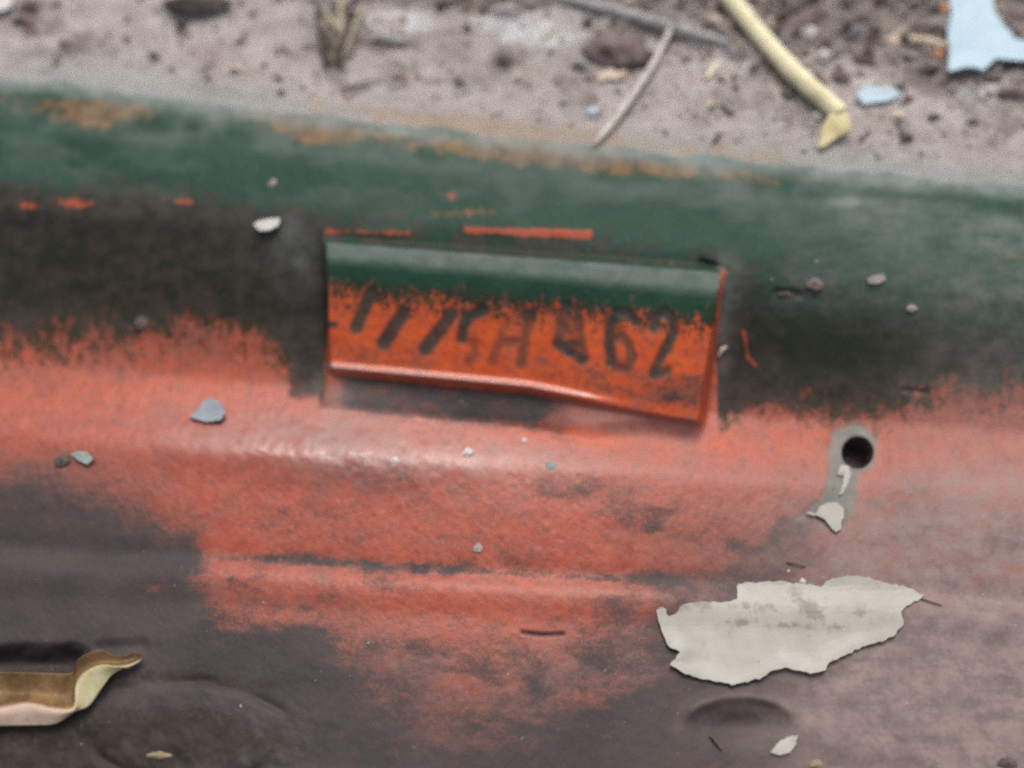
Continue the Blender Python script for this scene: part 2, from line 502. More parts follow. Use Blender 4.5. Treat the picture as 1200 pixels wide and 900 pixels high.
M_OCHRE = simple('ochre_grit', (.22, .16, .09), (.34, .26, .16), 1.2, .8)
M_GROUND = simple('ground_earth', (.20, .16, .14), (.32, .27, .24), 12, .95, .8, 2)

# ------------------------------------------------------------------ the ground far below and around
gs = np.array([[-2, -2, -.018], [2, -2, -.018], [2, 2, -.018], [-2, 2, -.018]], float)
tag(mesh_obj('ground', gs, [(0, 1, 2, 3)], M_GROUND, smooth=False), kind='structure')

# ------------------------------------------------------------------ casing + soil bank from one surface
STEP = 2.0
def axis(lo, d0, d1, hi, n):
    a = d0 - (d0 - lo) * (np.arange(n, 0, -1) / n) ** 1.6
    b = d1 + (hi - d1) * (np.arange(1, n + 1) / n) ** 1.6
    return np.concatenate([a, np.arange(d0, d1 + .1, STEP), b])
gx = axis(-560, -50, 1250, 1760, 26)
gy = axis(-420, -40, 940, 1260, 22)
NX, NY = len(gx), len(gy)
X, Y = np.meshgrid(gx, gy)
# let the ring of vertices round the bolt hole sit exactly on its edge
hd = np.hypot(X - HOLE[0], Y - HOLE[1])
near = np.abs(hd - HOLE[2]) < STEP * .75
sc_ = np.where(near, HOLE[2] / np.maximum(hd, 1e-6), 1)
X = HOLE[0] + (X - HOLE[0]) * sc_; Y = HOLE[1] + (Y - HOLE[1]) * sc_
Hh = height(X, Y)
Hh[0, :] = Hh[-1, :] = -17; Hh[:, 0] = Hh[:, -1] = -17
P = place(X, Y, Hh)

# normals of the whole surface, shared by every piece cut from it
du = np.gradient(P, axis=1); dv = np.gradient(P, axis=0)
N = np.cross(dv, du); N /= np.linalg.norm(N, axis=-1, keepdims=True)
N[N[..., 2] < 0] *= -1

# fields that tell the paint layers apart
v = vrow(X, Y)
tpad = pad_t(X, Y)
sdp = poly_sd(X, Y, PAD)
inpad = ss(-1, -5, sdp)
A = {}
gb = np.interp(X, [-300, 0, 110, 200, 260, 318, 352, 379, 386, 836, 842, 880, 1000, 1100, 1300], [408, 405, 400, 392, 388, 398, 440, 470, 330, 330, 492, 478, 486, 470, 440])
gb = gb + 16 * vnoise(X, Y * .6, 40, 51, 4) * np.interp(X, [330, 350, 860, 900], [1, .1, .1, 1])
wdt = np.interp(X, [300, 350, 850, 900, 1100], [105, 26, 44, 64, 95])
gout = 1 - ss(gb - wdt, gb + wdt, Y + 14 * vnoise(X, Y * .5, 22, 59, 3))
gpb = np.interp(X, [380, 400, 600, 700, 840], [315, 328, 341, 346, 360]) + 5 * vnoise(X, Y * .3, 20, 52, 2)
gpad = 1 - ss(gpb - 30, gpb + 80, Y)
A['green'] = gout * (1 - inpad) + gpad * inpad
A['green'] *= 1 - .30 * blob(X, Y, 60, 240, 70, 14)
soot_shade = ss(236, 300, v + 16 * vnoise(X, Y, 60, 79, 3)) * (1 - ss(gb - 40, gb + 25, Y)) * np.interp(X, [360, 380, 845, 900, 1050, 1250], [1.0, .6, .75, .45, .40, .5])
soot_shade = soot_shade * (1 - .5 * blob(X, Y, 960, 405, 90, 38)) + .35 * blob(X, Y, 1000, 470, 110, 24) + .3 * blob(X, Y, 880, 455, 40, 40)
soot_shade = np.maximum(soot_shade, .85 * ss(16, -8, 6 * vnoise(X, Y, 24, 80, 3) + poly_sd(X, Y, [(343, 300), (374, 290), (381, 380), (372, 462), (338, 466), (340, 400)])))  # dark strip left of the pad: its side shade put into the colour
e_ = np.hypot((X - 868) / 72, (Y - 858) / 42)
soot_shade = soot_shade + .5 * np.exp(-(((X - 872) / 44) ** 2 + ((Y - 846) / 16) ** 2)) + .55 * np.exp(-((e_ - .92) / .08) ** 2) * ss(880, 840, Y)
soot_shade = soot_shade + .5 * np.exp(-(seg_d(X, Y, [(120, 800), (180, 790), (320, 803)]) / 9) ** 2) + .85 * blob(X, Y, 60, 880, 190, 50) + .5 * blob(X, Y, 230, 860, 120, 50) + .4 * np.exp(-(seg_d(X, Y, [(-100, 776), (90, 774)]) / 14) ** 2)  # lower-left soot, with the leaf's shade behind and below painted in
soot_shade = soot_shade * (1 - .40 * ss(300, 350, v) * ss(470, 430, Y) * ss(330, 300, X))
A['soot_shade'] = np.clip(soot_shade * (1 - inpad), 0, 1)
A['olive'] = np.clip(inpad * ss(.26, .36, tpad) * .85 + (1 - inpad) * ss(300, 360, v) * .8, 0, 1)
A['vivid'] = np.clip(inpad * ss(.2, .4, tpad) + .75 * blob(X, Y, 700, 512, 170, 14, 5) + .4 * ss(330, 400, Y) * ss(500, 440, Y) + .55 * blob(X, Y, 920, 505, 70, 16), 0, 1)
lb = np.interp(X, [-300, 0, 60, 130, 190, 225, 245, 262, 330, 420, 455, 520, 600, 660, 720, 790, 860, 1000, 1300],
               [560, 570, 580, 592, 615, 645, 690, 716, 728, 742, 782, 812, 822, 800, 768, 728, 700, 690, 690])
lb = lb + 30 * vnoise(X, Y * 1.5, 60, 53, 4)
cw = ss(360, 450, X) * ss(820, 740, X)
k_ = np.exp(-.5 * (np.arange(-16, 17) / 7.0) ** 2); k_ /= k_.sum()
lb = np.apply_along_axis(lambda r: np.convolve(np.pad(r, 16, mode='edge'), k_, mode='valid'), 1, lb)
gri = ss(lb - 90 - 60 * cw, lb + 75 + 90 * cw, Y) * np.interp(X, [0, 400, 700, 900], [1.0, .96, .90, .86])
gri = np.maximum(gri, .50 * np.exp(-((v - 671) / 8) ** 2) * ss(215, 260, X) * ss(880, 760, X))
und = ss(1.0, 1.05, tpad) * ss(1.40, 1.22, tpad) * ss(384, 410, X) * ss(730, 610, X)  # grime band under the pad's lower edge, darkened further for its shade
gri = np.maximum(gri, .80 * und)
gri = np.maximum(gri, inpad * (.30 * ss(.62, .80, tpad) * ss(.97, .88, tpad) + .28 * ss(640, 820, X) * ss(.45, .8, tpad)))
gri = np.maximum(gri, .34 * ss(700, 880, X) * ss(560, 640, Y))
gri = gri + .28 * blob(X, Y, 780, 600, 60, 30) + .26 * blob(X, Y, 660, 575, 50, 16) + .2 * blob(X, Y, 80, 535, 26, 14) + .3 * blob(X, Y, 470, 560, 40, 14)
gri = gri - .12 * blob(X, Y, 560, 770, 140, 40)  + .30 * ss(.35, .8, vnoise(X, Y * 1.7, 60, 74, 4) + .5) * ss(500, 560, Y) * ss(200, 260, X) - .3 * blob(X, Y, 175, 690, 40, 10) - .35 * blob(X, Y, 222, 866, 16, 7) + .35 * blob(X, Y, 540, 725, 18, 8, -20) + .4 * blob(X, Y, 628, 790, 14, 26)
gri = np.maximum(gri, .85 * np.exp(-(seg_d(X, Y, [(378, 380), (393, 380)]) / 5) ** 2))
e_ = np.hypot((X - 868) / 72, (Y - 858) / 42)
gri = np.maximum(gri, .9 * np.exp(-(seg_d(X, Y, [(612, 741), (634, 744), (660, 743)]) / 2.4) ** 2))
A['grime_shade'] = np.clip(gri, 0, 1)
film = .42 * np.exp(-((Y - lb - 10) / 60) ** 2) + .50 * cw * ss(715, 790, Y) + .38 * ss(690, 800, X) * ss(545, 640, Y) * ss(1150, 900, X)
film = film + .40 * ss(240, 90, X) * ss(520, 575, Y) + .42 * np.exp(-((Y - gb - 18) / 42) ** 2) * ss(345, 325, X) + .3 * np.exp(-((Y - gb - 8) / 30) ** 2) * ss(845, 870, X)
A['film'] = np.clip(film * (.85 + .5 * vnoise(X, Y * 1.6, 50, 78, 4)) * (1 - inpad), 0, .8)
dg = np.zeros(X.shape)
glab = np.zeros(X.shape, int)
for gi, gl in enumerate(GLYPHS):
    for pts, wd, a in gl:
        dd = seg_d(X, Y, pts)
        dg = np.maximum(dg, a * ss(wd * 1.2 + 4.0, wd * 1.2 - 2.2, dd + 1.2 * vnoise(X, Y, 8, 58, 2)))
        glab[dd < wd * 1.2 + 1.5] = gi + 1
A['digit'] = dg
A['gloss'] = np.clip(blob(X, Y, 390, 524, 230, 44, 5) + .8 * np.exp(-((tpad - .97) / .05) ** 2) * ss(8, 3, sdp) * ss(780, 640, X) * 1.3, 0, 1)
A['filler'] = ss(5, -6, poly_sd(X, Y, SMEAR) + 5 * vnoise(X, Y, 16, 75, 3))
lip = np.minimum(seg_d(X, Y, [(380, 271), (476, 273)]) + 1.5, seg_d(X, Y, [(548, 270), (690, 275)]))
lip = lip + 2.5 * vnoise(X, Y, 30, 57, 3)
chip = ss(8, 1, lip) * np.where(X < 510, .62, .95)
chip = np.maximum(chip, .75 * np.exp(-(seg_d(X, Y, [(848, 316), (838, 400), (826, 480)]) / 5) ** 2))
chip = np.maximum(chip, .7 * blob(X, Y, 34, 241, 14, 6) + .6 * blob(X, Y, 90, 238, 24, 8) + .5 * blob(X, Y, 529, 231, 9, 10) + .6 * blob(X, Y, 215, 238, 14, 8) + .6 * blob(X, Y, 305, 265, 14, 6))
chip = np.maximum(chip, .8 * np.exp(-(seg_d(X, Y, [(871, 388), (877, 420), (886, 428)]) / 2.6) ** 2))
A['chip'] = np.clip(chip, 0, 1)
rust = 1.2 * blob(X, Y, 115, 132, 50, 18) + .5 * blob(X, Y, 30, 120, 40, 10) + .85 * blob(X, Y, 365, 152, 34, 16) + 1.1 * blob(X, Y, 640, 178, 75, 17, 5) + .8 * blob(X, Y, 565, 170, 22, 10) + .55 * blob(X, Y, 300, 135, 60, 10)
rust = rust + .6 * np.exp(-((v - 178) / 13) ** 2) * ss(240, 420, X) * ss(1000, 860, X)
rust = rust + .5 * blob(X, Y, 540, 250, 60, 8) + .4 * blob(X, Y, 1190, 305, 40, 12)
A['rust'] = np.clip(rust, 0, 1)
dust_glare = .95 * ss(184, 160, v + 8 * vnoise(X, Y, 50, 60, 4)) + .22 * ss(.4, .8, vnoise(X, Y, 40, 64, 4) + .5) * np.exp(-((v - 190) / 14) ** 2)
dust_glare = dust_glare + .46 * inpad * ss(.20, .09, tpad) + .12 * np.exp(-((v - 205) / 10) ** 2) * (1 + vnoise(X, Y, 50, 61, 3))  # pad ledge paled for the sky light it catches, plus ridge dust
hz = ss(840, 980, X) * (.26 * np.exp(-((Y - 335) / 34) ** 2) + .22 * ss(980, 1160, X) * ss(300, 380, Y) * 1.5 + .36 * ss(490, 620, Y))  # dust at right, with the glare haze painted into the colour
hz = hz + .30 * ss(860, 1050, X) * ss(520, 640, Y) * ss(.35, .8, vnoise(X * .72 + Y * .69, (-X * .69 + Y * .72) * 3.2, 120, 68, 4) + .5)
hz = hz + ss(820, 1200, X) * .22 * np.exp(-((v - 225) / 30) ** 2) * (1.2 + vnoise(X, Y, 36, 62, 3))
dust_glare = dust_glare + hz + .22 * ss(690, 960, X) * ss(530, 660, Y)
dust_glare = dust_glare + .28 * np.exp(-(seg_d(X, Y, [(930, 850), (1060, 745), (1195, 650)]) / 12) ** 2) + .20 * np.exp(-(seg_d(X, Y, [(985, 850), (1195, 745)]) / 16) ** 2)
dust_glare = dust_glare + .45 * blob(X, Y, 392, 462, 22, 26)
dust_glare = dust_glare + .42 * np.exp(-(sdp / 18) ** 2) * (sdp > 0) * ss(836, 846, X) * ss(500, 420, Y)
dust_glare = dust_glare + .30 * blob(X, Y, 385, 520, 90, 26, 8) + .45 * blob(X, Y, 400, 524, 170, 34, 5) * (.8 + .5 * vnoise(X, Y, 30, 65, 4)) + .3 * blob(X, Y, 250, 515, 60, 16) + .16 * np.exp(-((v - 535) / 24) ** 2) * ss(480, 560, X) + .50 * ss(1.0, 1.05, tpad) * ss(1.3, 1.12, tpad) * ss(620, 700, X) * ss(836, 815, X) + .16 * ss(1.0, 1.2, tpad) * ss(2.0, 1.3, tpad) * ss(370, 390, X) * ss(560, 420, X)  # bulge sheen painted pale pink, plus dust under the pad
dust_glare = dust_glare + .10 * ss(330, 200, Y) * ss(374, 340, X) * blob(X, Y, 330, 290, 60, 50) + .03 + .16 * ss(.45, .85, vnoise(X, Y * 2.2, 70, 66, 5) + .5) * ss(300, 230, v) + .30 * blob(X, Y, 345, 300, 26, 40) * (.8 + .6 * vnoise(X, Y, 20, 67, 3))
e_ = np.hypot((X - 868) / 72, (Y - 858) / 42)
dust_glare = dust_glare + .15 * np.exp(-((e_ - 1.02) / .14) ** 2) * ss(880, 840, Y)
dust_glare = dust_glare + .70 * np.exp(-((tpad - .965) / .022) ** 2) * ss(380, 388, X) * ss(740, 600, X)  # pale highlight painted along the pad's lower lip
dust_glare = dust_glare + .45 * blob(X, Y, 993, 237, 24, 5) + .12 * blob(X, Y, 1050, 240, 70, 12)
A['dust_glare'] = np.clip(dust_glare * (1 - .8 * A['filler']), 0, .95)
A['cool'] = np.clip(ss(500, 330, Y) + .25 * ss(1050, 1200, X) * ss(700, 400, Y), 0, 1)
# soil fields
A['litter'] = np.clip(.52 * ss(.45, .8, vnoise(X, Y * 1.3, 70, 69, 5) + .5) * ss(150, 110, v) + ss(115, 20, Y - .10 * (X - 950)) * ss(620, 850, X) * .8 + .75 * blob(X, Y, 230, 6, 46, 15) + .7 * blob(X, Y, 392, 35, 18, 44) + .6 * blob(X, Y, 590, 72, 16, 12)
                     + .6 * np.exp(-(seg_d(X, Y, [(50, 85), (80, 60), (105, 40)]) / 8) ** 2) + .65 * np.exp(-(seg_d(X, Y, [(408, 116), (432, 102)]) / 6) ** 2)
                     + .55 * ss(18, 0, Y) * ss(380, 560, X) + .6 * blob(X, Y, 460, 52, 30, 6) + .5 * blob(X, Y, 35, 8, 12, 8), 0, 1)
A['pale'] = np.clip(.8 * blob(X, Y, 620, 38, 70, 22, 12) + .6 * blob(X, Y, 470, 25, 60, 18) + .35 * blob(X, Y, 1020, 95, 50, 22) + .45 * blob(X, Y, 1160, 110, 60, 18)
                    + .4 * blob(X, Y, 860, 75, 50, 14) + .35 * blob(X, Y, 370, 20, 30, 30), 0, 1)
A['ochre'] = np.clip(.95 * np.exp(-((v - 152) / 14) ** 2) * np.interp(X, [300, 450, 640, 760, 900, 1000], [.15, .7, 1.0, .6, .6, .1]), 0, 1)
A['teal'] = np.clip(np.exp(-((v - 152) / 16) ** 2) * np.interp(X, [0, 60, 300, 420, 740, 800, 960, 1060], [.2, .8, .7, .2, .35, .3, .7, .9]), 0, 1)

idx = np.arange(NX * NY).reshape(NY, NX)
Q = np.stack([idx[:-1, :-1], idx[1:, :-1], idx[1:, 1:], idx[:-1, 1:]], -1).reshape(-1, 4)
fc = lambda a: (.25 * (a[:-1, :-1] + a[1:, :-1] + a[1:, 1:] + a[:-1, 1:])).reshape(-1)
fx, fy = fc(X), fc(Y)
flab = np.zeros(len(Q), int)                                   # 0 = casing body
flab[fc((v + 7 * vnoise(X, Y, 45, 21, 3)) * 1.0) < 160] = 1    # 1 = soil
flab[poly_sd(fx, fy, PAD) < 1.5] = 2                           # 2 = pad
flab[poly_sd(fx, fy, SMEAR) < 1.0] = 3                         # 3 = exposed filler
gq = glab.reshape(-1)[Q].max(1)
for gi in range(8):
    flab[(gq == gi + 1) & (flab == 2)] = 10 + gi
flab[np.hypot(fx - HOLE[0], fy - HOLE[1]) < HOLE[2] - .4] = -1 # the bolt hole

PF = P.reshape(-1, 3); NF = N.reshape(-1, 3)
AF = {k: a.reshape(-1) for k, a in A.items()}
CASE_A = ['green', 'soot_shade', 'olive', 'vivid', 'grime_shade', 'digit', 'filler', 'chip', 'rust', 'dust_glare', 'cool', 'gloss', 'film']
SOIL_A = ['litter', 'pale', 'ochre', 'teal']
def cut(name, lab, mat, parent, keys):
    q = Q[flab == lab]
    u, inv = np.unique(q, return_inverse=True)
    return mesh_obj(name, PF[u], inv.reshape(-1, 4), mat, parent, {k: AF[k][u] for k in keys}, NF[u],
                    origin=np.array([0, 0, 0.0]))

base = np.array([0, -.01, -.017])
casing = empty('machine_casing', base)
casing['_o'] = list(base)
tag(casing, 'worn metal casing in flaking red and green paint with a stamped number pad', 'machine casing')
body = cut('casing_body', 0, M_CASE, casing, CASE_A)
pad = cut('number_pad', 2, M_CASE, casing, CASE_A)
pad['_o'] = list(base)
pad['label'] = 'raised orange pad with stamped digits below a green painted ledge'
DIG = ['digit_one', 'digit_one', 'digit_one', 'digit_five', 'digit_eight', 'digit_four', 'digit_six', 'digit_two']
for gi in range(8):
    cut(DIG[gi], 10 + gi, M_CASE, pad, CASE_A)
sm = cut('exposed_filler', 3, M_CASE, casing, CASE_A)
sm['label'] = 'grey bare patch running down from the bolt hole'
tag(cut('soil_bank', 1, M_SOIL, None, SOIL_A), kind='structure')

# bolt hole: a bored wall and a bottom, with a worn rim
hc = pt(HOLE[0], HOLE[1])
vs, fs = [], []
nseg, rings = 48, [(1.02, .08), (1.0, -.3), (.97, -1.0), (.99, -1.8), (.96, -2.6), (.98, -3.4), (.95, -4.4), (.90, -5.5)]
rimz = [height(np.array([HOLE[0] + HOLE[2] * math.cos(k / nseg * 2 * math.pi)]), np.array([HOLE[1] + HOLE[2] * math.sin(k / nseg * 2 * math.pi)]))[0] for k in range(nseg)]
rim = [place(np.array([HOLE[0] + HOLE[2] * math.cos(k / nseg * 2 * math.pi)]), np.array([HOLE[1] + HOLE[2] * math.sin(k / nseg * 2 * math.pi)]), np.array([rimz[k]]))[0] for k in range(nseg)]
rc = np.mean(rim, axis=0)
for f_, dz in rings:
    for k in range(nseg):
        p = rc + (rim[k] - rc) * f_
        p = p + np.array([0, 0, dz * MM])
        vs.append(p)
for r in range(len(rings) - 1):
    for k in range(nseg):
        a, b = r * nseg + k, r * nseg + (k + 1) % nseg
        fs.append((a, b, b + nseg, a + nseg))
fs.append(tuple((len(rings) - 1) * nseg + k for k in range(nseg)))
mesh_obj('bolt_hole', vs, fs, M_DARK, casing)

# ------------------------------------------------------------------ flakes and chips that follow the surface
def rough_outline(pts, sub, jag, seed):
    out = []
    rs = np.random.RandomState(seed)
    n = len(pts)
    for k in range(n):
        a, b = np.array(pts[k], float), np.array(pts[(k + 1) % n], float)
        L = np.linalg.norm(b - a); m = max(1, int(L / sub))
        nrm = np.array([-(b - a)[1], (b - a)[0]]) / max(L, 1e-6)
        for i in range(m):
            p = a + (b - a) * (i / m)
            if i: p = p + nrm * rs.normal(0, jag)
            out.append((p[0], p[1]))
    return out

def flake(name, pts, mat, lift=lambda x, y: .25 + 0 * x, thick=.25, step=5.0, jag=.6, sub=4.0, seed=1, parent=None, dirt=None, drop=0.0, flat=None):
    """a thin plate with the given outline (photograph pixels) lying lift mm over the surface"""
    ol = rough_outline(pts, sub, jag, seed)
    n = len(ol)
    xs = [p[0] for p in ol]; ys = [p[1] for p in ol]
    GX, GY = np.meshgrid(np.arange(min(xs), max(xs), step), np.arange(min(ys), max(ys), step))
    rs = np.random.RandomState(seed + 5)
    GX = GX + rs.uniform(-.3, .3, GX.shape) * step; GY = GY + rs.uniform(-.3, .3, GY.shape) * step
    k = poly_sd(GX, GY, ol) < -step * .55
    allp = [Vector(p) for p in ol] + [Vector((a, b)) for a, b in zip(GX[k], GY[k])]
    ov, oe, of, *_ = delaunay_2d_cdt(allp, [(i, (i + 1) % n) for i in range(n)], [], 1, 1e-4)
    px = np.array([p.x for p in ov]); py = np.array([p.y for p in ov])
    hs_ = height(px, py, False)
    if flat is not None:                               # a stiff piece: bridges the dips below it
        hs_ = hs_ * (1 - flat) + flat * np.percentile(hs_, 80)
    lf = lift(px, py)
    top = place(px, py, hs_ + lf + thick)
    bot = top.copy(); bot[:, 2] -= thick * MM
    nv = len(ov)
    F = []
    cnt = {}
    for f in of:
        f = list(f)
        a, b, c = (np.array(ov[i]) for i in f[:3])
        if (b[0] - a[0]) * (c[1] - a[1]) - (b[1] - a[1]) * (c[0] - a[0]) > 0: f = f[::-1]
        F.append(tuple(f)); F.append(tuple(i + nv for i in f[::-1]))
        for i in range(len(f)):
            e = (f[i], f[(i + 1) % len(f)])
            cnt[e] = cnt.get(e, 0) + 1
    for (a, b) in cnt:
        if (b, a) not in cnt:
            F.append((b, a, a + nv, b + nv))
    attrs = None
    dv_ = dirt(px, py) if dirt else np.zeros(nv)
    attrs = {'dirt': np.concatenate([dv_, dv_])}
    o = mesh_obj(name, np.concatenate([top, bot]), F, mat, parent, attrs, smooth=False)
    return o

PATCH = [(769, 715), (775, 711), (781, 714), (783, 722), (792, 719), (801, 708), (820, 705), (842, 706), (864, 702),
         (865, 684), (890, 682), (918, 681), (938, 684), (962, 688), (968, 681), (985, 676), (1005, 675), (1030, 680),
         (1062, 688), (1083, 697), (1076, 704), (1062, 710), (1056, 717), (1059, 732), (1050, 743), (1034, 752),
         (1010, 758), (990, 768), (972, 776), (968, 785), (958, 788), (938, 786), (920, 782), (902, 787), (890, 796),
         (872, 799), (858, 803), (845, 799), (820, 795), (800, 788), (785, 779), (797, 764), (782, 755), (775, 738)]
def patch_lift(x, y):
    sd = poly_sd(x, y, PATCH)
    lowedge = ss(-22, 0, sd) * ss(712, 760, y)
    return .10 + .75 * lowedge * (.6 + .5 * vnoise(x, y, 40, 70, 2))
def patch_dirt(x, y):
    return np.clip(.75 * blob(x, y, 948, 712, 26, 9, 40) + .45 * blob(x, y, 890, 712, 36, 6) + .62 * np.exp(-(seg_d(x, y, [(850, 729), (920, 733), (985, 737)]) / 3.0) ** 2)
                   + .5 * blob(x, y, 1008, 718, 16, 6) + .55 * blob(x, y, 800, 708, 40, 6) + .12, 0, 1)
o = flake('cream_paint_patch', PATCH, M_CREAM, patch_lift, .30, 6, .8, 4, 3, casing, patch_dirt)
o['label'] = 'large torn patch of cream paint with curling lower edge'
CH = [(944, 600), (951, 600), (956, 602), (961, 593), (969, 589), (981, 589), (988, 595), (989, 606), (986, 611), (986, 619), (980, 624), (973, 617), (967, 609), (957, 604), (949, 603)]
o = flake('cream_paint_patch', CH, M_CREAM, lambda x, y: .25 + 0 * x, .25, 4, .3, 3, 4, casing)
o['label'] = 'small cream paint chip below the bolt hole'
o = flake('cream_paint_patch', [(985, 545), (995, 546), (998, 556), (993, 568), (988, 578), (983, 580), (988, 566), (989, 557), (981, 556)], M_CREAM, lambda x, y: .05 + 0 * x, .15, 4, .3, 3, 5, casing, lambda x, y: .35 + 0 * x)
o = flake('cream_paint_patch', [(903, 882), (910, 872), (922, 864), (935, 861), (933, 872), (926, 882), (914, 885)], M_CREAM, lambda x, y: .2 + 0 * x, .25, 4, .4, 3, 6, casing)
o['label'] = 'small cream paint chip on the round boss'

# ------------------------------------------------------------------ loose things: builders
def lump(name, x, y, rx, ry, rz, mat, seed, rot=0.0, sink=.25, sub=2, rough=.45, facets=True):
    """an irregular stone or clod; radii in photograph pixels"""
    import bmesh
    bm = bmesh.new()
    bmesh.ops.create_icosphere(bm, subdivisions=sub, radius=1)
    k = mm_per_px(x, y) * MM
    c = pt(x, y)
    off = Vector((seed * 3.17, seed * 1.3, seed * .71))
    ca, sa = math.cos(math.radians(rot)), math.sin(math.radians(rot))
    V = []
    for q in bm.verts:
        p = q.co.copy()
        p *= 1 + rough * mnoise.noise(p * 1.3 + off) + rough * .5 * mnoise.noise(p * 3.1 + off)
        if facets:
            for ax in (Vector((.5, .3, .8)).normalized(), Vector((-.7, .4, .6)).normalized(), Vector((.1, -.8, .6)).normalized()):
                dd = p.dot(ax)
                if dd > .72: p -= ax * (dd - .72)
        a, b, e = p.x * rx * k, p.y * ry * k * 1.15, p.z * rz * k
        V.append((c[0] + a * ca + b * sa, c[1] - a * sa + b * ca, c[2] + e + rz * k * (1 - 2 * sink)))
    bm.verts.index_update()
    F = [tuple(q.index for q in f.verts) for f in bm.faces]
    bm.free()
    return mesh_obj(name, V, F, mat, smooth=not facets)

def stick(name, pts, mat, seed=1, seg=10, rough=.08, parent=None, flat=1.0, lifts=None, taper_end=True):
    """a tapered stalk along photograph pixels: (x, y, lift mm, radius px)"""
    P_ = [np.append(pt(x, y, dz), r * mm_per_px(x, y) * MM) for x, y, dz, r in pts]
    P_ = np.array(P_)
    # resample smoothly
    n = len(P_)
    T = np.linspace(0, n - 1, (n - 1) * 6 + 1)
    R = []
    for t in T:
        i = min(int(t), n - 2); f = t - i
        p0, p1, p2, p3 = P_[max(i - 1, 0)], P_[i], P_[i + 1], P_[min(i + 2, n - 1)]
        R.append(.5 * (2 * p1 + (p2 - p0) * f + (2 * p0 - 5 * p1 + 4 * p2 - p3) * f * f + (3 * p1 - p0 - 3 * p2 + p3) * f ** 3))
    R = np.array(R)
    V, F = [], []
    rs = np.random.RandomState(seed)
    fib = rs.rand(seg)
    for i, r in enumerate(R):
        tng = R[min(i + 1, len(R) - 1), :3] - R[max(i - 1, 0), :3]
        tng /= np.linalg.norm(tng)
        side = np.cross(tng, [0, 0, 1]); side /= np.linalg.norm(side)
        up = np.cross(side, tng)
        for k in range(seg):
            a = 2 * math.pi * k / seg
            rr = max(r[3], 1e-5) * (1 + rough * rs.normal())
            V.append(r[:3] + side * math.cos(a) * rr + up * math.sin(a) * rr * flat)
    for i in range(len(R) - 1):
        for k in range(seg):
            a, b = i * seg + k, i * seg + (k + 1) % seg
            F.append((a, b, b + seg, a + seg))
    F.append(tuple(range(seg))[::-1]); F.append(tuple((len(R) - 1) * seg + k for k in range(seg)))
    return mesh_obj(name, V, F, mat, parent, {'fib': np.tile(fib, len(R))})

# ------------------------------------------------------------------ on the soil bank
st = empty('straw_stalk', pt(940, 90)); st['_o'] = list(st.location)
tag(st, 'thick yellow straw stalk lying across the soil with a bent end', 'straw')
stick('stalk', [(830, -34, 2.4, 11), (862, 6, 2.2, 11), (900, 52, 2.0, 11.5), (938, 92, 1.7, 12), (968, 118, 1.5, 12), (984, 134, 1.4, 12.5)], M_STRAW, 3, 12, .03, st, .75)
flake('bent_end', [(981, 126), (992, 130), (997, 141), (995, 152), (984, 159), (973, 166), (962, 173), (959, 170), (962, 158), (965, 145), (971, 136)], M_STRAW,
      lambda x, y: 1.7 * ss(176, 128, y) + .35 * blob(x, y, 984, 146, 9, 16, -30), .5, 4, .5, 4, 24, st, flat=.5)
tag(stick('white_twig', [(786, 33, 1.6, 3.0), (776, 55, 1.6, 3.6), (760, 84, 1.3, 4.4), (738, 117, 1.0, 5.0), (717, 146, .8, 4.6), (704, 161, .6, 4.0), (697, 170, .4, 2.2)], M_TWIG, 5, 9, .04),
    'thin bleached white twig curving down to the green edge', 'twig')
tag(stick('grey_twig', [(660, -2, .3, 7), (715, 13, .5, 8), (760, 25, .45, 8), (800, 37, .35, 8), (832, 46, .2, 7), (856, 54, -.2, 5)], M_GTWIG, 6, 10, .08),
    'grey weathered twig half sunk in soil above the brown stone', 'twig')
tag(lump('brown_stone', 724, 64, 36, 20, 14, M_STONE, 8, 4, .3, 3, .40, False), 'flat brown stone beside the thin white twig', 'stone')
tag(flake('beige_chip', [(700, 90), (705, 83), (716, 80), (724, 84), (735, 81), (732, 89), (720, 92), (710, 93), (702, 95)], M_BEIGE, lambda x, y: .3 + 0 * x, .4, 4, .5, 3, 9), 'beige sliver tucked under the brown stone', 'chip')
BF = [(1113, -4), (1116, -30), (1164, -34), (1164, 4), (1169, 18), (1176, 30), (1188, 44), (1200, 48), (1240, 46), (1262, 62), (1240, 74), (1214, 70), (1190, 70), (1168, 68),
      (1160, 75), (1152, 82), (1145, 79), (1134, 78), (1122, 81), (1111, 83), (1112, 58), (1111, 36), (1115, 18)]
tag(flake('paint_flake', BF, M_BLUE, lambda x, y: 1.1 + .9 * ss(60, 84, y) + 0 * x, .4, 7, .7, 5, 10, flat=.85), 'large pale blue paint flake with torn edges in the litter', 'paint flake', 'pale blue paint flakes on the soil')
tag(flake('paint_flake', [(1004, 108), (1012, 102), (1030, 101), (1048, 103), (1056, 110), (1045, 116), (1030, 119), (1015, 122), (1008, 117)], M_BLUE, lambda x, y: .5 + 0 * x, .4, 5, .8, 4, 11, flat=.6, dirt=lambda x, y: .32 + 0 * x),
    'small dusty blue paint flake right of the bent straw end', 'paint flake', 'pale blue paint flakes on the soil')
tag(lump('paint_crumb', 695, 132, 8, 6.5, 4, M_BLUE, 12, 0, .3, 2, .25), 'tiny light blue crumb left of the white twig tip', 'paint crumb', 'pale blue paint flakes on the soil')
tag(flake('paint_flake', [(-24, -12), (8, -14), (15, -2), (12, 8), (2, 12), (-18, 14)], M_WHITE, lambda x, y: 1.0 + 0 * x, .4, 5, .5, 4, 13, flat=.7), 'bright white flake in the far left corner of the soil', 'paint flake')
